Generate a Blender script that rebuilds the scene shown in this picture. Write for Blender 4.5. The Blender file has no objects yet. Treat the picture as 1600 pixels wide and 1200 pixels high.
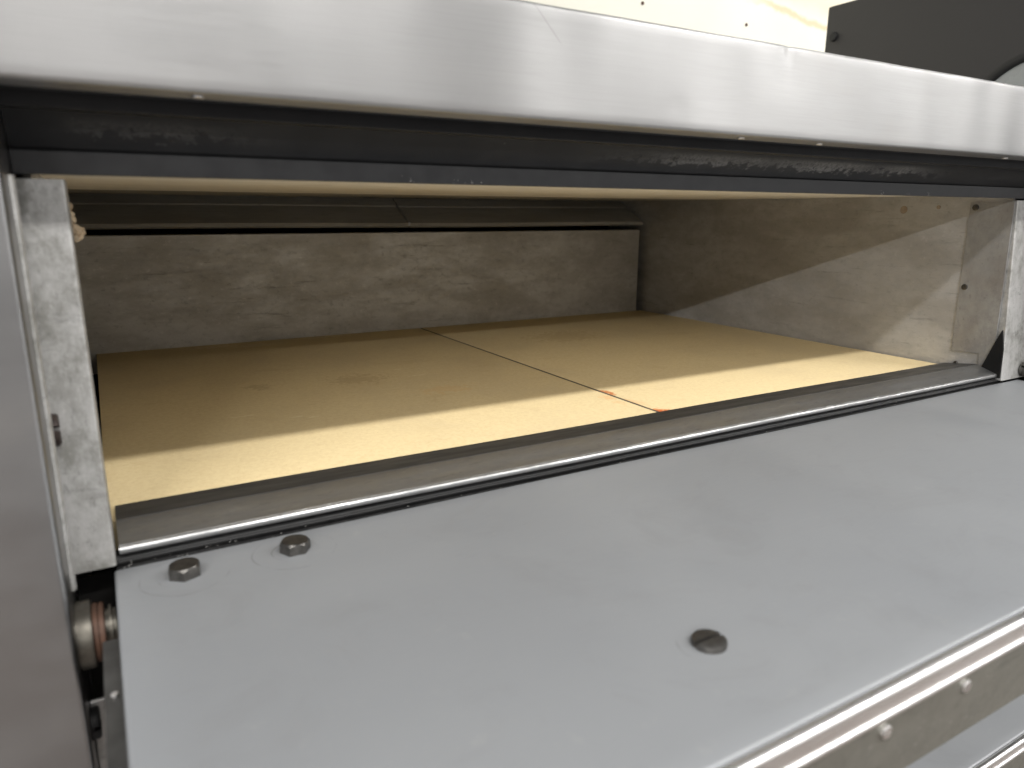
import bpy, bmesh, math, random
from mathutils import Vector, Matrix
random.seed(7)
S = bpy.context.scene
COL = S.collection
R = math.radians

# ------------------------------------------------------------------ camera
cd = bpy.data.cameras.new('camera'); cam = bpy.data.objects.new('camera', cd); COL.objects.link(cam)
yaw, pit, rol = 0.524324, 0.235639, -0.004106
fw = Vector((math.sin(yaw)*math.cos(pit), math.cos(yaw)*math.cos(pit), -math.sin(pit)))
rt = Vector((math.cos(yaw), -math.sin(yaw), 0)); dn = fw.cross(rt)
rr = math.cos(rol)*rt + math.sin(rol)*dn; dd = -math.sin(rol)*rt + math.cos(rol)*dn
m = Matrix((rr, -dd, -fw)).transposed().to_4x4(); m.translation = Vector((.0127, -.485, 1.182))
cam.matrix_world = m
cd.sensor_width = 36; cd.lens = 1118.02/1600*36; cd.clip_start = .02; cd.clip_end = 60
cd.dof.use_dof = True; cd.dof.focus_distance = .72; cd.dof.aperture_fstop = 8.0
S.camera = cam

# ------------------------------------------------------------------ world, lamps, exposure
W = bpy.data.worlds.new('World'); S.world = W; W.use_nodes = True
bg = W.node_tree.nodes['Background']; bg.inputs[0].default_value = (.98, .99, 1.0, 1); bg.inputs[1].default_value = .33
def lamp(name, loc, sx, sy, watts, col=(1, .985, .96)):
    l = bpy.data.lights.new(name, 'AREA'); l.shape = 'RECTANGLE'; l.size = sx; l.size_y = sy; l.energy = watts; l.color = col
    o = bpy.data.objects.new(name, l); COL.objects.link(o); o.location = loc; return o   # faces straight down
for x in (-1.15, .5, 2.2, 3.9):                       # ceiling strip above and behind the camera
    lamp('ceiling_light', (x, -1.54, 2.81), 1.2, .11, 36)
for x in (-5.3, -3.4, -2.0, -.1, 1.75, 3.6, 5.6, 7.6, 9.9):       # next row farther back; rightmost strips added to brighten the hood
    lamp('ceiling_light', (x, -4.6, 2.81), 1.2, .16, 140 if x < -1 else 17 if x < 3 else 50 if x < 5 else 85)
lamp('wall_fill', (1.9, .60, 2.10), 1.2, .10, 4.2, (1, .97, .9))      # unseen fill lamp added to brighten the wall
vs = S.view_settings; vs.view_transform = 'Standard'; vs.look = 'None'; vs.gamma = 1; vs.exposure = .24; vs.use_curve_mapping = False
S.render.engine = 'CYCLES'; S.cycles.max_bounces = 7; S.cycles.diffuse_bounces = 5; S.cycles.glossy_bounces = 3
S.render.resolution_x = 1024; S.render.resolution_y = 768

# ------------------------------------------------------------------ node helpers
class G:
    def __init__(s, name):
        s.m = bpy.data.materials.new(name); s.m.use_nodes = True; s.t = s.m.node_tree; s.N = s.t.nodes; s.L = s.t.links
        s.b = s.N['Principled BSDF']; s.co = s.N.new('ShaderNodeTexCoord').outputs['Object']
    def lk(s, a, sock):
        if isinstance(a, (int, float)): sock.default_value = a
        elif isinstance(a, tuple): sock.default_value = a if len(a) == len(sock.default_value) else (*a, 1)
        else: s.L.new(a, sock)
    def map(s, scale=(1, 1, 1), loc=(0, 0, 0), src=None):
        n = s.N.new('ShaderNodeMapping'); n.inputs['Scale'].default_value = scale; n.inputs['Location'].default_value = loc
        s.L.new(src or s.co, n.inputs['Vector']); return n.outputs[0]
    def noise(s, scale, detail=4, rough=.55, vec=None, dist=0):
        n = s.N.new('ShaderNodeTexNoise'); n.inputs['Scale'].default_value = scale; n.inputs['Detail'].default_value = detail
        n.inputs['Roughness'].default_value = rough; n.inputs['Distortion'].default_value = dist
        s.L.new(vec or s.co, n.inputs['Vector']); return n.outputs['Fac']
    def ramp(s, f, a, b, va=0., vb=1.):
        n = s.N.new('ShaderNodeMapRange'); n.interpolation_type = 'SMOOTHSTEP'
        s.lk(f, n.inputs[0]); n.inputs[1].default_value = a; n.inputs[2].default_value = b
        n.inputs[3].default_value = va; n.inputs[4].default_value = vb; return n.outputs[0]
    def math(s, op, a, b=0., c=None):
        n = s.N.new('ShaderNodeMath'); n.operation = op; s.lk(a, n.inputs[0]); s.lk(b, n.inputs[1])
        if c is not None: s.lk(c, n.inputs[2])
        return n.outputs[0]
    def mix(s, f, a, b):
        n = s.N.new('ShaderNodeMix'); n.data_type = 'RGBA'; s.lk(f, n.inputs[0]); s.lk(a, n.inputs[6]); s.lk(b, n.inputs[7]); return n.outputs[2]
    def xyz(s, src=None):
        n = s.N.new('ShaderNodeSeparateXYZ'); s.L.new(src or s.co, n.inputs[0]); return n.outputs
    def dist(s, p, sc=(1, 1, 1), src=None):
        n = s.N.new('ShaderNodeVectorMath'); n.operation = 'LENGTH'
        s.L.new(s.map(sc, tuple(-p[i]*sc[i] for i in range(3)), src), n.inputs[0]); return n.outputs['Value']
    def bump(s, h, strength, dist=.001, prev=None):
        n = s.N.new('ShaderNodeBump'); n.inputs['Strength'].default_value = strength; n.inputs['Distance'].default_value = dist
        s.lk(h, n.inputs['Height'])
        if prev is not None: s.L.new(prev, n.inputs['Normal'])
        return n.outputs[0]
    def out(s, col, rough, metal=0., nrm=None, spec=.5, aniso=0., tan=None):
        s.lk(col, s.b.inputs['Base Color']); s.lk(rough, s.b.inputs['Roughness']); s.lk(metal, s.b.inputs['Metallic'])
        s.b.inputs['Specular IOR Level'].default_value = spec
        if nrm is not None: s.L.new(nrm, s.b.inputs['Normal'])
        if aniso:
            s.b.inputs['Anisotropic'].default_value = aniso
            c = s.N.new('ShaderNodeCombineXYZ')
            for i in range(3): c.inputs[i].default_value = tan[i]
            s.L.new(c.outputs[0], s.b.inputs['Tangent'])
        return s.m

BASE = Vector((.48, .34, 0))          # the oven's empty stands here; child coordinates are relative to it
def P(x, y, z): return (x-BASE.x, y-BASE.y, z-BASE.z)

def brushed(name, c1, c2, rough, axis, streak=.24):
    g = G(name)
    long = {'x': (3, 260, 260), 'z': (260, 260, 3)}[axis]
    fine = g.noise(5, 6, .7, g.map(long))
    wave = g.noise(7, 3, .5, g.map((1, 1, .35)))
    blot = g.noise(16, 5, .6, g.map((.6, 1, 1)))
    col = g.mix(g.ramp(wave, .3, .7), c1, c2)
    col = g.mix(g.math('MULTIPLY', g.ramp(fine, .35, .75), streak), col, tuple(v*.62 for v in c1))
    col = g.mix(g.math('MULTIPLY', g.ramp(blot, .55, .75), .12), col, (.42, .38, .33))
    ro = g.math('ADD', g.ramp(fine, .3, .7, rough-.2*streak, rough+.25*streak), g.ramp(blot, .3, .7, -.03, .04))
    n = g.bump(fine, .36*streak, .0006); n = g.bump(wave, .10, .004, n)
    return g, col, ro, n

def m_hood():
    g, col, ro, n = brushed('brushed_steel_hood', (.42, .415, .411), (.36, .356, .353), .36, 'x', .16)
    # hairline scratch running down from the top fold
    x, y, z = g.xyz()
    a = P(.241, 0, 1.298); b = P(.264, 0, 1.275)
    dx, dz = b[0]-a[0], b[2]-a[2]; L = math.hypot(dx, dz)
    perp = g.math('ABSOLUTE', g.math('ADD', g.math('MULTIPLY', g.math('SUBTRACT', x, a[0]), -dz/L), g.math('MULTIPLY', g.math('SUBTRACT', z, a[2]), dx/L)))
    along = g.math('ADD', g.math('MULTIPLY', g.math('SUBTRACT', x, a[0]), dx/L), g.math('MULTIPLY', g.math('SUBTRACT', z, a[2]), dz/L))
    k = g.math('MULTIPLY', g.ramp(perp, .00015, .0004, 1, 0), g.math('MULTIPLY', g.ramp(along, -.001, .0, 0, 1), g.ramp(along, L-.008, L, 1, 0)))
    col = g.mix(g.math('MULTIPLY', k, .55), col, (.2, .19, .18))
    return g.out(col, ro, 1., n, aniso=.8, tan=(0, 0, 1))
def m_post():
    g, col, ro, n = brushed('brushed_steel_post', (.33, .328, .328), (.27, .268, .268), .34, 'x', .06)
    return g.out(col, ro, 1., n, aniso=.7, tan=(0, 0, 1))

def m_aged(name, c1, c2, c3, rough=.5, metal=.75, stretch=(.35, .35, 1), scale=30, bmp=.25, dark=.6, off=(0, 0, 0)):
    """old sheet steel: mottled spangle, brown heat stain, fine pits and scratches"""
    g = G(name); v = g.map(stretch, off)
    a = g.noise(scale, 7, .68, v); b = g.noise(scale*.27, 4, .55, v); c = g.noise(scale*5, 3, .6, v)
    d = g.noise(scale*.9, 8, .75, g.map((stretch[0]*.5, stretch[1]*.5, stretch[2]*2.2), (3.1, 1.7, .4)))
    col = g.mix(g.ramp(a, .35, .68), c1, c2)
    col = g.mix(g.math('MULTIPLY', g.ramp(b, .42, .68), .75), col, c3)
    col = g.mix(g.math('MULTIPLY', g.ramp(d, .58, .70), dark), col, tuple(x*.38 for x in c3))
    col = g.mix(g.math('MULTIPLY', g.ramp(c, .62, .8), .25), col, (.62, .6, .56))
    e = g.noise(scale*2.6, 5, .75, g.map((stretch[0]*1.6, stretch[1]*1.6, stretch[2]), (7, 3, 5)))
    col = g.mix(g.math('MULTIPLY', g.ramp(e, .54, .70), .45), col, tuple(x*.55 for x in c2))
    col = g.mix(g.math('MULTIPLY', g.ramp(e, .44, .30), .35), col, tuple(min(1, x*1.3) for x in c1))
    ro = g.math('ADD', g.ramp(a, .3, .7, rough-.07, rough+.1), g.ramp(d, .55, .7, 0, .12))
    n = g.bump(c, bmp*.4, .0006); n = g.bump(a, bmp, .0012, n)
    return g.out(col, ro, metal, n)

def m_black():
    g = G('black_enamel'); x, y, z = g.xyz()
    z0 = -BASE.z
    a = g.noise(150, 6, .7, g.map((.8, 1, 1))); lo = g.noise(9, 3, .5, g.map((1, .2, .2)))
    # dried residue that ran down the face and stopped in a ragged tide line
    edge = g.math('ADD', g.ramp(a, .3, .7, -.0045, .0045), 1.2185)
    band = g.math('MULTIPLY', g.math('GREATER_THAN', z, edge), g.ramp(z, 1.2225, 1.2262, 1, 0))
    xr = g.math('MULTIPLY', g.ramp(x, P(.30, 0, 0)[0], P(.45, 0, 0)[0]), g.ramp(x, P(.68, 0, 0)[0], P(.78, 0, 0)[0], 1, .15))
    xl = g.math('MULTIPLY', g.ramp(x, P(.0, 0, 0)[0], P(.02, 0, 0)[0]), g.ramp(x, P(.06, 0, 0)[0], P(.12, 0, 0)[0], .22, 0))
    k = g.math('MULTIPLY', g.math('MULTIPLY', band, g.math('MAXIMUM', xr, xl)), g.ramp(lo, .3, .6, .25, 1))
    grain = g.noise(420, 3, .7)
    k = g.math('MULTIPLY', k, g.ramp(grain, .3, .65, .35, 1))
    col = g.mix(g.ramp(g.noise(40, 4), .35, .7), (.010, .010, .011), (.015, .0148, .0155))
    col = g.mix(g.math('MULTIPLY', k, .9), col, (.19, .186, .178))
    fl = g.ramp(g.noise(300, 2, .8, g.map((1, 1, .6))), .74, .78)
    col = g.mix(g.math('MULTIPLY', fl, .35), col, (.3, .28, .25))
    n = g.bump(g.noise(260, 4), .12, .0006)
    return g.out(col, g.math('ADD', .42, g.math('MULTIPLY', k, .3)), 0, n, .3)

def m_simple(name, c1, c2, rough, metal=0., scale=60, bmp=.15, spec=.5, stretch=(1, 1, 1)):
    g = G(name); v = g.map(stretch); a = g.noise(scale, 5, .6, v)
    return g.out(g.mix(g.ramp(a, .3, .7), c1, c2), g.ramp(a, .3, .7, max(.05, rough-.06), rough+.08), metal, g.bump(a, bmp, .0008), spec)

def m_stone(name, org, joint_side):
    g = G(name)      # object coordinates relative to the slab's own base
    sp = g.noise(900, 3, .75); gr = g.noise(260, 5, .7); bl = g.noise(9, 5, .6); b2 = g.noise(28, 4, .6, g.map((.7, 1, 1), (2, 5, 1)))
    col = g.mix(g.ramp(gr, .3, .7), (.70, .555, .310), (.77, .632, .372))
    col = g.mix(g.math('MULTIPLY', g.ramp(bl, .45, .72), .35), col, (.60, .48, .295))
    col = g.mix(g.math('MULTIPLY', g.ramp(b2, .58, .72), .25), col, (.55, .40, .21))
    col = g.mix(g.math('MULTIPLY', g.ramp(sp, .60, .72), .5), col, (.42, .29, .15))
    col = g.mix(g.math('MULTIPLY', g.ramp(sp, .40, .30), .45), col, (.88, .77, .53))
    wob = g.noise(140, 4, .65)
    def stain(p, r, c, k, sc=(1, 1, 1)):
        nonlocal col
        d = g.math('ADD', g.dist(p, sc), g.ramp(wob, .25, .75, -r*.6, r*.6))
        col = g.mix(g.math('MULTIPLY', g.ramp(d, r*.35, r, 1, 0), k), col, c)
    for p, r, c, k, sc in joint_side: stain((p[0]-org[0], p[1]-org[1], .02), r, c, k, sc)
    n = g.bump(sp, .6, .0006); n = g.bump(gr, .22, .0007, n)
    return g.out(col, .86, 0, n, .25)

def m_door():
    g = G('door_liner_steel')
    a = g.noise(5, 4, .55, g.map((1, .5, 1)), .8); b = g.noise(60, 5, .65); f = g.noise(5, 5, .7, g.map((14, 300, 14))); c = g.noise(14, 6, .7, g.map((.8, 1, 1), (4, 2, 0)), 1.5)
    col = g.mix(g.ramp(a, .3, .7), (.258, .267, .279), (.282, .290, .299))
    col = g.mix(g.math('MULTIPLY', g.ramp(c, .5, .7), .22), col, (.212, .212, .214))
    col = g.mix(g.math('MULTIPLY', g.ramp(b, .62, .75), .12), col, (.40, .395, .38))
    for cx, cy, r in ((.0365, -.090, .0225), (.0955, -.090, .0235), (.0365, -.09, .0135), (.0955, -.09, .0130), (.237, -.278, .0145)):
        d = g.dist(P(cx, cy, .99), (1, 1, 0)); w = g.ramp(g.noise(45, 2, .5, g.map((1, 1, 1), (cx*30, r*90, 0))), .44, .6)
        d = g.math('ADD', d, g.ramp(g.noise(30, 2), .2, .8, -.001, .001))
        k = g.ramp(g.math('ABSOLUTE', g.math('SUBTRACT', d, r)), .0002, .0007, 1, 0)
        col = g.mix(g.math('MULTIPLY', g.math('MULTIPLY', k, w), .38), col, (.10, .098, .095))
    sc1 = g.noise(6, 2, .5, g.map((26, 420, 1), (1, 2, 0))); sc2 = g.noise(6, 2, .5, g.map((330, 60, 1), (5, 1, 0)))
    sm = g.ramp(g.noise(11, 3, .6, g.map((1, 1, 1), (9, 4, 0))), .5, .66)
    sk = g.math('MULTIPLY', g.math('MAXIMUM', g.ramp(sc1, .69, .74), g.ramp(sc2, .70, .75)), sm)
    col = g.mix(g.math('MULTIPLY', sk, .35), col, (.42, .42, .42))
    n = g.bump(a, .12, .004); n = g.bump(b, .05, .0006, n)
    return g.out(col, g.math('ADD', g.ramp(a, .3, .7, .50, .58), g.ramp(f, .3, .7, -.03, .03)), .25, n, .4)

M = {}
M['hood'] = m_hood(); M['post'] = m_post(); M['black'] = m_black(); M['door'] = m_door()
M['jamb'] = m_aged('aged_galvanised_jamb', (.48, .472, .457), (.25, .245, .225), (.50, .49, .48), .46, .5, (.8, .8, .6), 95, .5, .6)
M['side'] = m_aged('heat_stained_side_sheet', (.54, .535, .53), (.45, .445, .438), (.38, .365, .345), .44, .5, (1, .5, 1.2), 60, .35, .5, (0, .3, 0))
M['plate'] = m_aged('heat_stained_corner_plate', (.40, .397, .395), (.31, .306, .30), (.27, .25, .235), .45, .6, (1, .8, .7), 70, .3, .45)
M['back'] = m_aged('heat_stained_back_sheet', (.58, .565, .53), (.48, .463, .425), (.39, .365, .32), .52, .4, (.45, 1, 1.0), 56, .35, .40)
M['baffle'] = m_aged('stained_baffle_sheet', (.42, .405, .37), (.36, .345, .31), (.29, .27, .23), .55, .0, (.25, 1, 1), 40, .25, .5)
M['ceil'] = m_aged('warm_ceiling_sheet', (.86, .83, .78), (.80, .77, .71), (.72, .66, .56), .5, .0, (.2, .5, 1), 25, .2, .25)
M['sill'] = m_aged('dark_rolled_sill_steel', (.34, .34, .338), (.28, .28, .278), (.22, .218, .213), .36, .9, (.25, 1, 1), 60, .2, .4)
M['bolt'] = m_simple('oiled_bolt_steel', (.155, .148, .138), (.09, .086, .08), .36, .9, 180, .25)
M['screw'] = m_simple('dull_screw_steel', (.25, .235, .215), (.16, .15, .135), .4, .9, 180, .2)
M['hinge'] = m_simple('worn_hinge_steel', (.16, .148, .125), (.085, .078, .066), .42, .85, 90, .2)
M['rust_dark'] = m_simple('dark_rusted_screw', (.045, .03, .024), (.025, .018, .015), .6, .3, 200, .4)
M['plug'] = m_simple('tan_filler_plug', (.36, .29, .22), (.30, .24, .18), .6, .2, 90, .2)
M['flange'] = m_simple('blued_flange_steel', (.075, .074, .073), (.055, .054, .053), .42, .6, 70, .15, .5, (.3, 1, 1))
M['rust'] = m_simple('rusty_brown_washer', (.11, .055, .034), (.065, .034, .022), .6, .3, 150, .4)
M['void'] = m_simple('void_black', (.006, .006, .006), (.012, .011, .010), .8, 0, 40, .2, .2)  # near-black: darkness of gaps and voids put into the colour
M['gasket'] = m_simple('black_gasket', (.007, .007, .0075), (.015, .0145, .0145), .5, 0, 120, .3, .3)
M['lip'] = m_simple('lightened_lip_enamel', (.030, .031, .033), (.038, .0388, .0405), .45, 0, 90, .12, .4)  # lip lighter than the lintel face: reflected light put into its colour
M['trim'] = m_simple('polished_trim', (.82, .805, .79), (.76, .745, .73), .33, 1, 60, .05, .5, (.15, 1, 1))
M['front'] = m_aged('weathered_door_front', (.20, .195, .17), (.16, .155, .135), (.13, .12, .10), .5, .6, (.7, 1, 1), 45, .3, .5)
M['dark_steel'] = m_simple('dark_side_steel', (.12, .118, .115), (.08, .078, .075), .4, .8, 50, .2)
M['cab'] = m_simple('plain_cabinet_steel', (.52, .515, .51), (.46, .455, .45), .4, .9, 30, .1)
M['crumb'] = m_simple('crumbling_insulation', (.70, .58, .43), (.55, .42, .28), .95, 0, 300, .8, .1)
M['dust'] = m_simple('white_dust', (.55, .54, .52), (.4, .39, .37), .9, 0, 300, .3, .2)
M['machine'] = m_simple('charcoal_powder_coat', (.028, .0265, .026), (.034, .032, .0315), .5, 0, 220, .12)
M['rim'] = m_simple('black_rubber_rim', (.008, .008, .008), (.014, .014, .014), .5, 0, 60, .1)
M['dial'] = m_simple('pale_grey_glass', (.33, .345, .34), (.28, .295, .29), .25, 0, 8, .02)

# ------------------------------------------------------------------ mesh helpers
def link(name, bm, mat, parent=None, loc=None, smooth=False):
    bmesh.ops.recalc_face_normals(bm, faces=bm.faces)
    me = bpy.data.meshes.new(name); bm.to_mesh(me); bm.free()
    if smooth:
        for p in me.polygons: p.use_smooth = True
    me.materials.append(mat)
    o = bpy.data.objects.new(name, me); COL.objects.link(o)
    if parent: o.parent = parent
    if loc is not None: o.location = loc
    return o
def shift(bm): bmesh.ops.translate(bm, verts=bm.verts, vec=-BASE)
def box_bm(x0, x1, y0, y1, z0, z1, bev=.0, seg=2):
    bm = bmesh.new(); bmesh.ops.create_cube(bm, size=1)
    bmesh.ops.scale(bm, vec=(x1-x0, y1-y0, z1-z0), verts=bm.verts)
    bmesh.ops.translate(bm, vec=((x0+x1)/2, (y0+y1)/2, (z0+z1)/2), verts=bm.verts)
    if bev: bmesh.ops.bevel(bm, geom=bm.edges[:], offset=bev, segments=seg, profile=.5, affect='EDGES')
    return bm
def arc(cx, cy, r, a0, a1, n=6):
    return [(cx+r*math.cos(R(a0+(a1-a0)*i/n)), cy+r*math.sin(R(a0+(a1-a0)*i/n))) for i in range(n+1)]
def extr_x(poly, x0, x1, n=1, wob=None):
    """closed (y,z) outline swept along x"""
    bm = bmesh.new(); rows = []
    for i in range(n+1):
        x = x0+(x1-x0)*i/n
        rows.append([bm.verts.new((x, y, z+(wob(x) if wob else 0))) for y, z in poly])
    k = len(poly)
    for i in range(n):
        for j in range(k): bm.faces.new((rows[i][j], rows[i][(j+1) % k], rows[i+1][(j+1) % k], rows[i+1][j]))
    bm.faces.new(rows[0]); bm.faces.new(rows[-1][::-1])
    return bm
def sheet(pts, t):
    """open (y,z) path thickened to a sheet outline: offset to the left of the travel direction"""
    out = []
    for i, (a, b) in enumerate(pts):
        p = pts[max(i-1, 0)]; q = pts[min(i+1, len(pts)-1)]
        d = (q[0]-p[0], q[1]-p[1]); l = math.hypot(*d) or 1
        out.append((a-d[1]/l*t, b+d[0]/l*t))
    return pts + out[::-1]
def part(name, bm, mat, parent, smooth=False):
    shift(bm); return link(name, bm, M[mat], parent, None, smooth)
def auto(o, ang=35):
    for p in o.data.polygons: p.use_smooth = True
    o.data.set_sharp_from_angle(angle=R(ang)); return o
def prism_x(pts, x0, x1):
    return extr_x(pts, x0, x1)

# ------------------------------------------------------------------ setting
def struct(o): o['kind'] = 'structure'; return o
g = G('cream_painted_wall'); x, y, z = g.xyz()
a = g.noise(3, 5, .6); b = g.noise(40, 4, .6)
col = g.mix(g.ramp(a, .35, .7), (.87, .845, .74), (.84, .81, .70))
nz = g.noise(9, 4, .6)
line = g.math('SUBTRACT', z, g.math('ADD', g.math('MULTIPLY_ADD', x, -.10, 1.893), g.ramp(nz, .2, .8, -.012, .012)))    # old brown drip line
k = g.math('MULTIPLY', g.ramp(g.math('ABSOLUTE', line), .002, .012, 1, 0), g.ramp(x, 1.55, 1.7))
col = g.mix(g.math('MULTIPLY', k, .55), col, (.66, .46, .18))
k2 = g.math('MULTIPLY', g.ramp(line, 0, .05, 0, 1), g.math('MULTIPLY', g.ramp(line, .05, .14, 1, 0), g.ramp(x, 1.5, 1.65)))
col = g.mix(g.math('MULTIPLY', k2, .35), col, (.75, .6, .3))
WM = g.out(col, .6, 0, g.bump(b, .15, .002), .4)
wall = struct(link('wall', box_bm(-2.4, 4.2, 1.0, 1.1, 0, 3.0), WM)); wall['label'] = 'cream painted wall with brown drip stain behind the oven'
g = G('brown_quarry_tile'); br = g.N.new('ShaderNodeTexBrick'); g.L.new(g.map((3, 3, 3)), br.inputs['Vector']); br.offset = 0
br.inputs['Color1'].default_value = (.13, .10, .085, 1); br.inputs['Color2'].default_value = (.11, .088, .075, 1); br.inputs['Mortar'].default_value = (.07, .065, .06, 1)
br.inputs['Mortar Size'].default_value = .012; br.inputs['Brick Width'].default_value = 1; br.inputs['Row Height'].default_value = 1
floor = struct(link('floor', box_bm(-2.4, 4.2, -5.5, 1.1, -.05, 0), g.out(br.outputs['Color'], .45, 0, g.bump(g.noise(60), .1, .001))))
floor['label'] = 'brown tiled kitchen floor under the oven'

def screw_bm(r, h, slot=True):
    """raised head, axis +z; a slotted one is two halves either side of a real slot over a low floor disc"""
    bm = bmesh.new()
    prof = [(1, 0), (1, .62), (.965, .84), (.86, .97), (.6, 1.0)]
    def body(a0, a1, n, off):
        rows = []
        for q, zz in prof:
            row = []
            for i in range(n):
                a = a0+(a1-a0)*i/(n-1 if off else n)
                x, y = q*r*math.cos(a), q*r*math.sin(a)
                if off: y = math.copysign(max(abs(y), abs(off)), off)
                row.append(bm.verts.new((x, y, zz*h)))
            rows.append(row)
        for k in range(len(rows)-1):
            for i in range(n): bm.faces.new((rows[k][i], rows[k][(i+1) % n], rows[k+1][(i+1) % n], rows[k+1][i]))
        bm.faces.new(rows[-1]); bm.faces.new(rows[0])
    if slot:
        w = r*.14
        body(0, math.pi, 22, w); body(math.pi, 2*math.pi, 22, -w)
        bmesh.ops.create_cone(bm, cap_ends=True, segments=28, radius1=r*.96, radius2=r*.96, depth=h*.3, matrix=Matrix.Translation((0, 0, h*.15)))
    else: body(0, 2*math.pi, 28, 0)
    return bm
SCREW_ME = {}
def screw(name, loc, r, h, parent, mat='screw', axis='z', rot=0, slot=True, rel=True):
    key = (round(r, 5), round(h, 5), mat, slot)
    if key not in SCREW_ME:
        o = link(name, screw_bm(r, h, slot), M[mat]); auto(o, 30); SCREW_ME[key] = o.data; bpy.data.objects.remove(o)
    o = bpy.data.objects.new(name, SCREW_ME[key]); COL.objects.link(o); o.parent = parent
    rm = Matrix.Rotation(R(rot), 4, 'Z')
    am = {'z': Matrix(), '-z': Matrix.Rotation(math.pi, 4, 'X'), '-y': Matrix.Rotation(math.pi/2, 4, 'X'), '+x': Matrix.Rotation(math.pi/2, 4, 'Y'), '-x': Matrix.Rotation(-math.pi/2, 4, 'Y')}[axis]
    o.matrix_local = Matrix.Translation(P(*loc) if rel else loc) @ am @ rm
    return o
for hx, hz in ((1.231, 1.674), (1.586, 1.669)):
    screw('wall_screw', (hx, 1.0, hz), .004, .003, wall, 'rust', '-y', 20, rel=False)

# ------------------------------------------------------------------ the oven
oven = bpy.data.objects.new('deck_oven', None); COL.objects.link(oven); oven.location = BASE; oven.empty_display_size = .1
oven['label'] = 'stainless steel deck oven with its grey drop-down door lying open'; oven['category'] = 'oven'
XL, XR = -.0165, .970      # inner faces of the front frame

# outer casing
part('side_panel', box_bm(-.150, -.142, -.0595, .80, .13, 1.2965, .001), 'cab', oven)
part('side_panel', box_bm(1.104, 1.112, -.0595, .80, .13, 1.2965, .001), 'cab', oven)
part('rear_panel', box_bm(-.141, 1.103, .792, .80, .13, 1.2965), 'cab', oven)
part('base_panel', box_bm(-.141, 1.103, -.05, .79, .13, .16), 'cab', oven)
for lx in (-.10, 1.06):
    for ly in (-.0, .74): auto(part('leg', box_bm(lx-.025, lx+.025, ly-.025, ly+.025, 0, .129, .006), 'dark_steel', oven))

# hood: folded sheet, front face a fine grid so that its shallow dent is real
yf, zb, zt = -.110, 1.2347, 1.2972
prof = [(-.088, zb), (yf+.0022, zb)] + arc(yf+.0022, zb+.0022, .0022, 270, 180, 4)[1:]
for i in range(1, 14): prof.append((yf, zb+.0022+(zt-zb-.0052)*i/13))
prof += arc(yf+.003, zt-.003, .003, 180, 90, 5)[1:] + [(-.06, zt), (.799, zt)]
bm = bmesh.new(); NX = 260; rows = []
for i in range(NX+1):
    x = -.150+1.262*i/NX; row = []
    for (y, z) in prof:
        w = 0
        if z > zb+.003 or y < -.1:
            e = math.exp(-((x-.456)/.0035)**2-((z-1.2945)/.007)**2)*.0016 + math.exp(-((x-.456)/.010)**2-((z-1.285)/.016)**2)*.0006
            e += math.exp(-((x-.352)/.004)**2-((z-1.249)/.004)**2)*.0004
            w = e*(1 if y < -.1 else 0)
            w += .00025*math.sin(x*23+.6)+.0002*math.sin(x*51+z*40)+.00015*math.sin(x*97+1)
            if y > -.1: w = 0
        row.append(bm.verts.new((x, y+w, z)))
    rows.append(row)
for i in range(NX):
    for j in range(len(prof)-1): bm.faces.new((rows[i][j], rows[i+1][j], rows[i+1][j+1], rows[i][j+1]))
hood = part('hood', bm, 'hood', oven); auto(hood, 50)
for sx in (.064, .424, .509, .78): screw('hood_screw', (sx, -.0995, zb-.0001), .0028, .0012, hood, 'trim', '-z', 30)

# front posts (folded, small bend radius on the inner edge)
def post(x0, x1, side):
    r = .0025; pts = []
    if side < 0: ol = [(x0, -.0605), (x0, yf)] + arc(x1-r, yf+r, r, 270, 360, 6) + [(x1, -.0605)]
    else: ol = [(x1, -.0605), (x1, yf)] + arc(x0+r, yf+r, r, 270, 180, 6) + [(x0, -.0605)]
    bm = bmesh.new(); a = [bm.verts.new((p[0], p[1], .135)) for p in ol]; b = [bm.verts.new((p[0], p[1], zb-.0006)) for p in ol]
    for i in range(len(ol)):
        j = (i+1) % len(ol); bm.faces.new((a[i], a[j], b[j], b[i]))
    bm.faces.new(a); bm.faces.new(b)
    return auto(part('post', bm, 'post', oven), 50)
pl = post(-.150, XL, -1); pr = post(XR, 1.112, 1)
for px, s in ((XL, 1), (XR, -1)):       # beading strip along the inner face of each post
    bmq = bmesh.new()
    q = [(px+s*.0001, -.081), (px+s*.0001, -.074)] + [(px+s*(.0001+.0022*math.sin(R(t))), -.0775+.0035*math.cos(R(t))) for t in (30, 60, 90, 120, 150)]
    a = [bmq.verts.new((u, v, .99)) for u, v in q]; b = [bmq.verts.new((u, v, 1.1975)) for u, v in q]
    for i in range(len(q)): bmq.faces.new((a[i], a[(i+1) % len(q)], b[(i+1) % len(q)], b[i]))
    bmq.faces.new(a); bmq.faces.new(b); auto(part('bead', bmq, 'trim' if 0 else 'jamb', pl if s > 0 else pr), 40)
screw('post_screw', (XL+.0002, -.062, 1.072), .0085, .0042, pl, 'rust_dark', '+x', 70)
screw('post_screw', (XL+.0002, -.086, .914), .0085, .0042, pl, 'gasket', '+x', 80)

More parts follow.
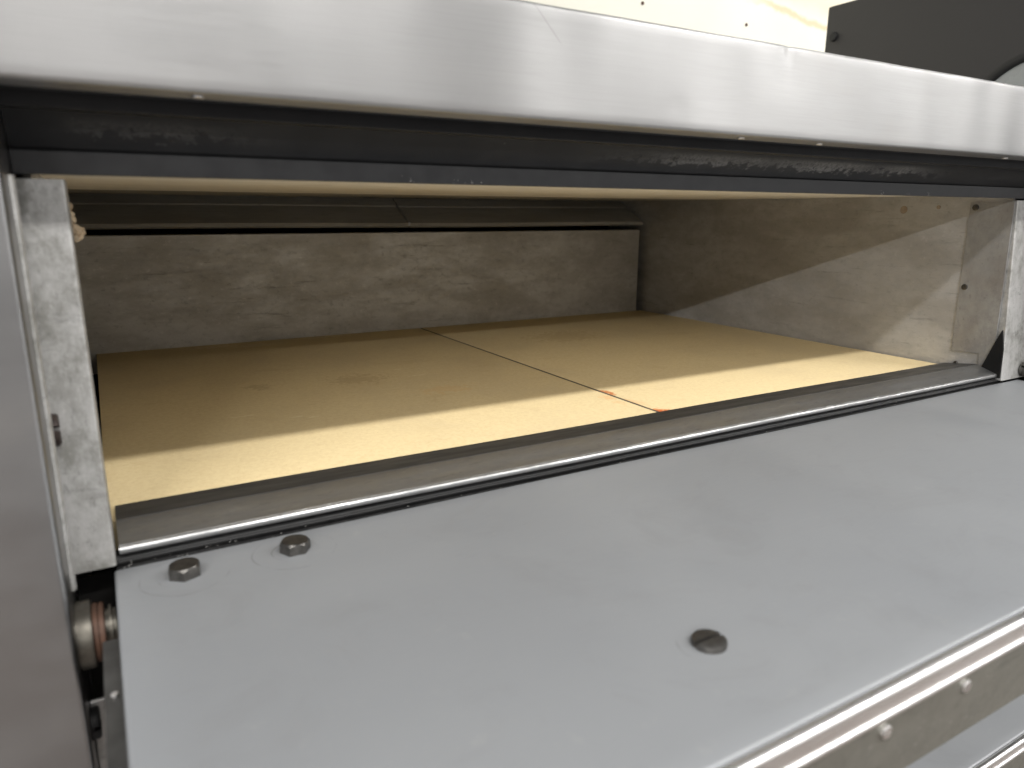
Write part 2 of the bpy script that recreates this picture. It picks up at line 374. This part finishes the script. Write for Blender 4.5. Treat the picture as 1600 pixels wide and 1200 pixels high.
# black lintel under the hood
lp = [(-.0875, zb+.0012), (-.0875, 1.262), (-.040, 1.262), (-.040, 1.2062), (-.0450, 1.2104), (-.0560, 1.2104)] \
   + [(-.0728, 1.2262), (-.0738, 1.2270)] + arc(-.0795, 1.2285, .0015, 285, 180, 5) + [(-.081, 1.2345), (-.0835, 1.238)]
lintel = auto(part('lintel', extr_x(lp, XL+.0003, XR-.0003, 40), 'black', oven), 25)
lq = [(-.0452, 1.2102), (-.0452, 1.2000), (-.0548, 1.1990), (-.0556, 1.1994), (-.0576, 1.2095), (-.0573, 1.2102)]
bm = extr_x(lq, XL+.0003, XR-.0003, 40); shift(bm); lip = auto(link('lip', bm, M['lip'], lintel), 25)

# jambs: sheet-steel flanges whose front leans out towards the sill
def jamb(x0, x1, ret):
    """x0..x1 front flange, ret = x of the edge that folds back into the chamber"""
    zt_, zb_ = 1.1970, .9925; ft, fb = -.0525, -.0663
    bm = bmesh.new()
    def pt(x, dy, z):
        t = (zt_-z)/(zt_-zb_); return bm.verts.new((x, ft+(fb-ft)*t+dy, z))
    r = .0018; s = 1 if ret == x1 else -1
    other = x0 if ret == x1 else x1
    plan = [(other, .003), (other, 0)] + [(ret-s*r+s*r*math.sin(R(t)), r-r*math.cos(R(t))) for t in (0, 25, 50, 75, 90)] + [(ret, .036), (ret-s*.0012, .036), (ret-s*.0012, .003)]
    NZ = 10; rows = []
    for i in range(NZ+1): rows.append([pt(x, dy, zb_+(zt_-zb_)*i/NZ) for x, dy in plan])
    for i in range(NZ):
        for j in range(len(plan)): bm.faces.new((rows[i][j], rows[i][(j+1) % len(plan)], rows[i+1][(j+1) % len(plan)], rows[i+1][j]))
    bm.faces.new(rows[0]); bm.faces.new(rows[-1])
    return auto(part('jamb', bm, 'jamb', oven), 40)
jl = jamb(XL+.0004, .0048, .0048); jr = jamb(.9162, XR-.0004, .9162)
screw('jamb_screw', (.9585, -.0668, 1.0025), .0085, .004, jr, 'bolt', '-y', -30)

# chamber
left = part('left_wall', box_bm(-.014, -.011, -.02, .70, .98, 1.2065), 'side', oven)
right = part('right_wall', box_bm(.9155, .9185, -.0480, .70, .962, 1.2062), 'side', oven)
# corner plate with a step cut out of its lower front
bm = bmesh.new(); out = [(-.003, 1.1955), (-.0055, 1.019), (-.038, 1.0205), (-.0385, 1.0055), (-.0545, 1.0055), (-.0505, 1.1955)]
out = out[:1] + out[1:]
fr = [bm.verts.new((.9134, y, z)) for y, z in out]; bk = [bm.verts.new((.9155-.0001, y, z)) for y, z in out]
bm.faces.new(fr); bm.faces.new(bk)
for i in range(len(out)): bm.faces.new((fr[i], fr[(i+1) % len(out)], bk[(i+1) % len(out)], bk[i]))
plate = part('corner_plate', bm, 'plate', oven)
for ry, rz in ((-.0095, 1.1895), (-.0105, 1.097)): screw('rivet', (.9134, ry, rz), .0035, .0014, plate, 'bolt', '-x', 15, False)
screw('rivet', (.9155, -.0125, 1.0045), .0025, .002, right, 'bolt', '-x', 0, False)
for ry, rz, r_ in ((.079, 1.187, .0048), (.035, 1.190, .0025)): screw('plug', (.9155, ry, rz), r_, .0006, right, 'plug', '-x', 0, False)
# dark triangular piece in the corner between plate and jamb
part('corner_triangle', prism_x([(-.0430, 1.0020), (-.0550, 1.0380), (-.0605, 1.0520), (-.0645, 1.0300), (-.0655, .9960), (-.0420, .9960)], .9108, .9132), 'void', oven)

back = part('back_wall', box_bm(-.010, .9030, .580, .600, .962, 1.1510, .0008, 1), 'back', oven)
part('flue_ledge', box_bm(-.010, .9150, .6005, .690, 1.140, 1.1490), 'baffle', oven)
part('flue_back', box_bm(-.010, .9150, .690, .700, 1.140, 1.2060), 'void', oven)
# sloping baffle with rolled lower lip, in two lengths joined by a tab
bp = sheet([(.5895, 1.1596)] + [(.5850, 1.1612), (.5862, 1.1640), (.6350, 1.1885), (.6362, 1.1905), (.6560, 1.2022)], .0014)
for bx0, bx1 in ((-.0105, .4455), (.4475, .9140)): auto(part('baffle', extr_x(bp, bx0, bx1, 6, lambda x: .0006*math.sin(x*9)), 'baffle', oven), 30)
part('baffle_tab', extr_x([(.5840, 1.1605), (.6355, 1.1895), (.6345, 1.1920), (.5838, 1.1660)], .4438, .4468), 'plate', oven)
part('ceiling', box_bm(-.0105, .9150, -.0395, .410, 1.2033, 1.2060), 'ceil', oven)
part('rear_ceiling', box_bm(-.0105, .9150, .4108, .6890, 1.2036, 1.2062), 'baffle', oven)
part('deck_support', box_bm(-.0105, .9150, .001, .579, .955, .9735), 'void', oven)

# sill: rolled plate lapping over the front of the stones
sp_ = [(.0005, 1.0010), (-.018, 1.0036), (-.0382, 1.0064), (-.0396, 1.0064), (-.049, 1.0034), (-.0575, 1.0005), (-.0600, 1.0000)] + arc(-.0604, .9984, .0015, 80, 230, 6)
fl = extr_x(sheet([(.0005, 1.0018), (-.018, 1.0044), (-.0375, 1.0071)], -.0006), .0069, .9134, 60, lambda x: .00025*math.sin(x*14))
sill = auto(part('sill', extr_x(sheet(sp_, -.0011)[::1], .0068, .9135, 60, lambda x: .00025*math.sin(x*14)), 'sill', oven), 20)
shift(fl); auto(link('sill_flange', fl, M['flange'], sill), 20)
gask = auto(part('gasket', extr_x([(-.050, .9945), (-.0585, .9945), (-.0600, .9925)] + arc(-.0612, .9918, .0012, 90, 230, 4) + [(-.0605, .9885), (-.0628, .9872), (-.0632, .9820), (-.050, .9820)], XL+.021, .924, 80, lambda x: .0002*math.sin(x*37)), 'gasket', oven), 30)
part('front_void', box_bm(XL+.0005, XR-.0005, -.0495, -.046, .76, .9815), 'void', oven)  # black plate standing in for the shade behind the door gap
part('lower_front', box_bm(-.141, 1.103, -.0455, -.042, .165, .9550), 'cab', oven)

# hinge in the gap beside the door
def disc_x(x0, x1, r, cy, cz, bev=.0006, n=40):
    bm = bmesh.new(); bmesh.ops.create_cone(bm, cap_ends=True, segments=n, radius1=r, radius2=r, depth=x1-x0)
    bmesh.ops.rotate(bm, verts=bm.verts, matrix=Matrix.Rotation(math.pi/2, 3, 'Y'))
    bmesh.ops.bevel(bm, geom=[e for e in bm.edges if abs(e.verts[0].co.x-e.verts[1].co.x) < 1e-6], offset=bev, segments=2, affect='EDGES')
    bmesh.ops.translate(bm, verts=bm.verts, vec=((x0+x1)/2, cy, cz)); return bm
hinge = auto(part('hinge', disc_x(XL+.0002, -.0092, .0175, -.0875, .9675), 'hinge', oven))
def child(name, bm, mat, par, sm=True):
    shift(bm); o = link(name, bm, M[mat], par); return auto(o) if sm else o
child('washer', disc_x(-.0090, -.0064, .0152, -.0870, .9670), 'rust', hinge)
child('washer', disc_x(-.0062, -.0036, .0150, -.0868, .9668), 'rust', hinge)
child('hinge_pin', disc_x(-.0034, .0018, .0118, -.0865, .9680, .002), 'hinge', hinge)
child('bracket', box_bm(XL+.0003, -.0040, -.0815, -.0790, .80, .9240, .0006, 1), 'jamb', hinge)

# ------------------------------------------------------------------ drop-down door
X0, X1 = .0030, .9520
def door_set(zt, yb, yfr, sub, detail):
    bm = box_bm(X0, X1, yfr+.004, yb, zt-.0500, zt-.0022, .001, 1)
    root = part('door', bm, 'dark_steel', oven)
    # liner: top sheet with softly rolled edges
    r = .0035
    ol = arc(yb-r, zt-r, r, 0, 90, 5) + arc(yfr+.0035+.002, zt-.002, .002, 90, 180, 4)
    lb = bmesh.new(); nx = 50; rows = []
    full = [(yb, zt-.014)] + ol + [(yfr+.0035, zt-.0035)]
    ys = [full[0]]
    for a, b in zip(full, full[1:]):
        n = 26 if abs(a[0]-b[0]) > .05 else 1
        for k in range(1, n+1): ys.append((a[0]+(b[0]-a[0])*k/n, a[1]+(b[1]-a[1])*k/n))
    xs = [X0, X0+.0002, X0+.0009, X0+.0018] + [X0+.0018+(X1-X0-.0036)*i/nx for i in range(1, nx)] + [X1-.0018, X1-.0009, X1-.0002, X1]
    def edge(x):
        d = min(x-X0, X1-x, .0018); return -(.0018-math.sqrt(max(0, .0018**2-(.0018-d)**2)))
    for x in xs:
        rows.append([lb.verts.new((x, y, z+edge(x)+.00035*math.sin(x*11+1)*math.sin(y*17))) for y, z in ys])
    for i in range(len(xs)-1):
        for j in range(len(ys)-1): lb.faces.new((rows[i][j], rows[i+1][j], rows[i+1][j+1], rows[i][j+1]))
    for row in (rows[0], rows[-1]):
        low = [lb.verts.new((v.co.x, v.co.y, zt-.014)) for v in row]
        for j in range(len(row)-1): lb.faces.new((row[j], row[j+1], low[j+1], low[j]))
    lb.normal_update()
    shift(lb); liner = auto(link('liner', lb, M['door'], root), 60)
    # trim: bright moulding with a bead at its top and another at its foot
    tp = [(yfr+.0030, zt-.0150), (yfr+.0030, zt-.0008)] + arc(yfr-.0002, zt-.0022, .0030, 60, 215, 9) + [(yfr-.0012, zt-.0050), (yfr-.0012, zt-.0112)] + arc(yfr-.0008, zt-.0130, .0019, 130, 270, 6)
    child('trim', extr_x(tp, X0, X1, 1), 'trim', root)
    front = child('front_skin', box_bm(X0+.001, X1-.001, yfr-.0002, yfr+.0036, zt-.0500, zt-.0152, .0004, 1), 'front', root, False)
    if detail:
        for k in range(16): screw('screw', (.037+.061*k, yfr-.0002, zt-.0215), .0032, .0018, root, 'trim', '-y', 25+37*k)
    return root
door = door_set(.990, -.0638, -.338, oven, True)
low = door_set(.700, -.0600, -.225, oven, False); low['label'] = 'grey door of the deck below'
part('lower_void', box_bm(X0, X1, -.0450, -.0440, .62, .70), 'void', oven)

def hex_bm(af, h):
    bm = bmesh.new(); rc = af/math.sqrt(3); n = 48
    def hx(a):   # hexagon radius at angle a
        t = (a % 60)-30; return (af/2)/math.cos(R(t))
    lev = [(1, 0, 0), (1, h*.78, 0), (1, h, 1)]
    vs = []
    for k in range(4):
        ring = []
        for i in range(n):
            a = 360*i/n; q = hx(a); z = 0
            if k == 1: z = h*.93-max(0, q-af/2)*.9
            if k == 2: q = min(q, af/2*.985); z = h
            if k == 3: q = af/2*.78; z = h*1.0
            ring.append(bm.verts.new((q*math.cos(R(a)), q*math.sin(R(a)), z)))
        vs.append(ring)
    for k in range(3):
        for i in range(n): bm.faces.new((vs[k][i], vs[k][(i+1) % n], vs[k+1][(i+1) % n], vs[k+1][i]))
    bm.faces.new(vs[3]); return bm
hm = auto(link('hex_bolt', hex_bm(.0152, .0066), M['bolt'], door), 20)
hm.location = P(.0365, -.0900, .9896); hm.rotation_euler = (R(1), R(-1), R(-37))
h2 = hm.copy(); COL.objects.link(h2); h2.location = P(.0955, -.0900, .9896); h2.rotation_euler = (0, R(1.5), R(-2))
o = screw('slotted_screw', (.2372, -.2782, .9896), .0082, .0034, door, 'bolt', 'z', -1)
child('side_skirt', extr_x([(-.115, .976), (-.330, .976), (-.330, .945), (-.135, .945)], -.0048, .0026), 'dark_steel', door)
for ry in (-.163, -.235): screw('rivet', (-.0008, ry, .9761), .0016, .001, door, 'trim', 'z', 0, False)

# crumbling insulation at the head of the left jamb
bm = bmesh.new(); rnd = random.Random(4)
for (cx, cy, cz, r) in ((.0035, -.004, 1.1845, .0025), (.0040, -.002, 1.1770, .0028), (.0052, .000, 1.1712, .0031), (.0080, .003, 1.1703, .0025), (.0050, .001, 1.1668, .0025), (.0074, .002, 1.1672, .0017), (.0022, -.003, 1.1800, .0035)):
    ret = bmesh.ops.create_icosphere(bm, subdivisions=3, radius=r, matrix=Matrix.Translation((cx, cy, cz)))
    for v in ret['verts']:
        d = v.co-Vector((cx, cy, cz)); k = 1+.28*math.sin(d.x*2100+cz*900)*math.sin(d.y*1700+1)*math.sin(d.z*1900+cx*500)+rnd.uniform(-.09, .09)
        v.co = Vector((cx, cy, cz))+d*k
ins = part('insulation_crumb', bm, 'crumb', oven, False)

# lint and flakes caught along the gasket and on the lintel lip: too small to pick apart
def flakes(name, gen, n, parent):
    bm = bmesh.new()
    for i in range(n):
        p, s = gen(i); a = rnd.uniform(0, 6.28)
        u = Vector((math.cos(a), .3*math.sin(a), math.sin(a)))*s*rnd.uniform(.8, 3.0); w = Vector((-math.sin(a), .3, math.cos(a)))*s*.45; q = Vector((0, -s*.4, 0))
        vs = [bm.verts.new(Vector(p)+e) for e in (u, w, -u, -w)]; c = bm.verts.new(Vector(p)+q); c2 = bm.verts.new(Vector(p)-q)
        for k in range(4):
            bm.faces.new((vs[k], vs[(k+1) % 4], c)); bm.faces.new((vs[(k+1) % 4], vs[k], c2))
    o = part(name, bm, 'dust', parent); o['kind'] = 'stuff'; return o
flakes('lint', lambda i: ((rnd.uniform(.004, .9)**1.0 if i > 14 else rnd.uniform(.003, .06), -.0632-rnd.uniform(0, .0006), rnd.uniform(.9885, .9925)), rnd.uniform(.00012, .00034)), 46, gask)
def lipf(i):
    c = random.Random(i).choice([(.186, .004), (.225, .012), (.70, .004), (.66, .003), (.735, .002)]) ; return ((c[0]+rnd.uniform(-1, 1)*c[1], -.0562-rnd.uniform(.0002, .0006), 1.1996+abs(rnd.gauss(0, .0016))), rnd.uniform(.00015, .0004))
flakes('residue', lipf, 40, lip)

# ------------------------------------------------------------------ baking stones
OR = (.58, .22, .08); BR = (.34, .19, .08)
def stone(x0, x1, label, stains):
    b0 = Vector(((x0+x1)/2, .285, .974))
    bm = box_bm(x0-b0.x, x1-b0.x, -.020-b0.y+.0, .5785-b0.y, 0, .0260, .0009, 2)
    o = auto(link('baking_stone', bm, m_stone('cordierite_stone', b0, stains), None, b0), 40)
    o['label'] = label; o['category'] = 'baking stone'; o['group'] = 'baking stones on the oven deck'; return o
JX = .4569
stone(.0020, JX-.0016, 'yellow baking stone beside the jamb with crumbling insulation', [((JX-.010, .073), .008, (.74, .42, .18), .5, (1, .6, 0)), ((JX-.012, .052), .006, (.74, .44, .2), .35, (1, .5, 0)), ((.114, .181), .004, (.9, .8, .58), .6, (.35, 2.5, 0)), ((.155, .156), .004, (.9, .8, .58), .6, (.35, 2.5, 0)), ((.170, .148), .003, (.9, .8, .58), .6, (.5, 2, 0)), ((.313, .301), .004, (.9, .8, .58), .5, (.35, 2, 0)), ((.321, .261), .005, (.9, .8, .58), .5, (.35, 2, 0)), ((.195, .545), .018, (.82, .7, .5), .5, (.5, 1.4, 0)), ((.253, .275), .028, (.52, .38, .2), .5, (.7, 1, 0)), ((.14, .56), .02, (.82, .7, .5), .5, (.5, 1.5, 0)), ((.30, .57), .02, (.82, .7, .5), .5, (.4, 1.6, 0)), ((.319, .185), .020, (.72, .48, .22), .35, (.6, 1, 0)), ((.150, .288), .016, (.5, .37, .2), .5, (1, 1, 0))])
stone(JX+.0016, .9120, 'yellow baking stone beside the riveted corner plate', [((JX+.005, .011), .0085, OR, .95, (1, .8, 0)), ((JX+.004, .008), .005, (.5, .1, .02), .9, (.8, 1, 0)), ((JX+.0028, .092), .0075, (.55, .17, .05), .9, (1.6, .5, 0)), ((JX+.002, .05), .005, (.60, .36, .17), .4, (1.6, .3, 0)), ((JX+.004, .04), .008, (.74, .48, .25), .4, (1, .4, 0)), ((.62, .4), .05, (.56, .41, .21), .5, (.7, 1, 0))])
# grit packed into the joint between the stones
bm = box_bm(JX-.00158, JX+.00158, -.018, .577, .975, .9997); shift(bm)
link('joint_grit', bm, m_aged('gritty_joint', (.13, .10, .07), (.06, .046, .033), (.035, .028, .02), .9, 0, (1, .5, 1), 90, .5, .6), oven)

# ------------------------------------------------------------------ machine standing beside the oven
mc = bpy.data.objects.new('kitchen_machine', None); COL.objects.link(mc); mb = Vector((1.60, .13, 0)); mc.location = mb
mc['label'] = 'charcoal boxy machine with round pale window beside the oven'; mc['category'] = 'machine'
def mp(name, bm, mat, par=None):
    bmesh.ops.translate(bm, verts=bm.verts, vec=-mb); return auto(link(name, bm, M[mat], par or mc), 35)
mp('housing', box_bm(1.30, 1.90, -.27, .524, .62, 1.571, .004, 2), 'machine')
mp('stand', box_bm(1.34, 1.86, -.23, .49, .06, .6195, .01, 2), 'dark_steel')
for lx in (1.38, 1.82):
    for ly in (-.19, .45): mp('foot', box_bm(lx-.03, lx+.03, ly-.03, ly+.03, 0, .0595, .006), 'rim')
cy, cz, rr_ = .120, 1.307, .1215
def ring_x(r0, r1, x0, x1, n=72):
    bm = bmesh.new(); prof = [(r0, x0), (r0, x1+.002), (r0+.003, x1), (r1-.003, x1), (r1, x1+.002), (r1, x0)]; vs = []
    for i in range(n):
        a = 2*math.pi*i/n; vs.append([bm.verts.new((x, cy+r*math.cos(a), cz+r*math.sin(a))) for r, x in prof])
    for i in range(n):
        for j in range(len(prof)): bm.faces.new((vs[i][j], vs[(i+1) % n][j], vs[(i+1) % n][(j+1) % len(prof)], vs[i][(j+1) % len(prof)]))
    return bm
win = mp('window_rim', ring_x(rr_-.012, rr_, 1.2995, 1.288), 'rim')
bmd = disc_x(1.2945, 1.2995, rr_-.0122, cy, cz, .0008, 72); mp('window_glass', bmd, 'dial', win)
for sy, sz in ((.505, 1.514), (.505, .68), (-.25, .68), (-.25, 1.514)):
    o = screw('cap_screw', (1.2999, sy, sz), .0085, .004, mc, 'rim', '-x', 0, False); o.location = Vector((1.2999, sy, sz))-mb
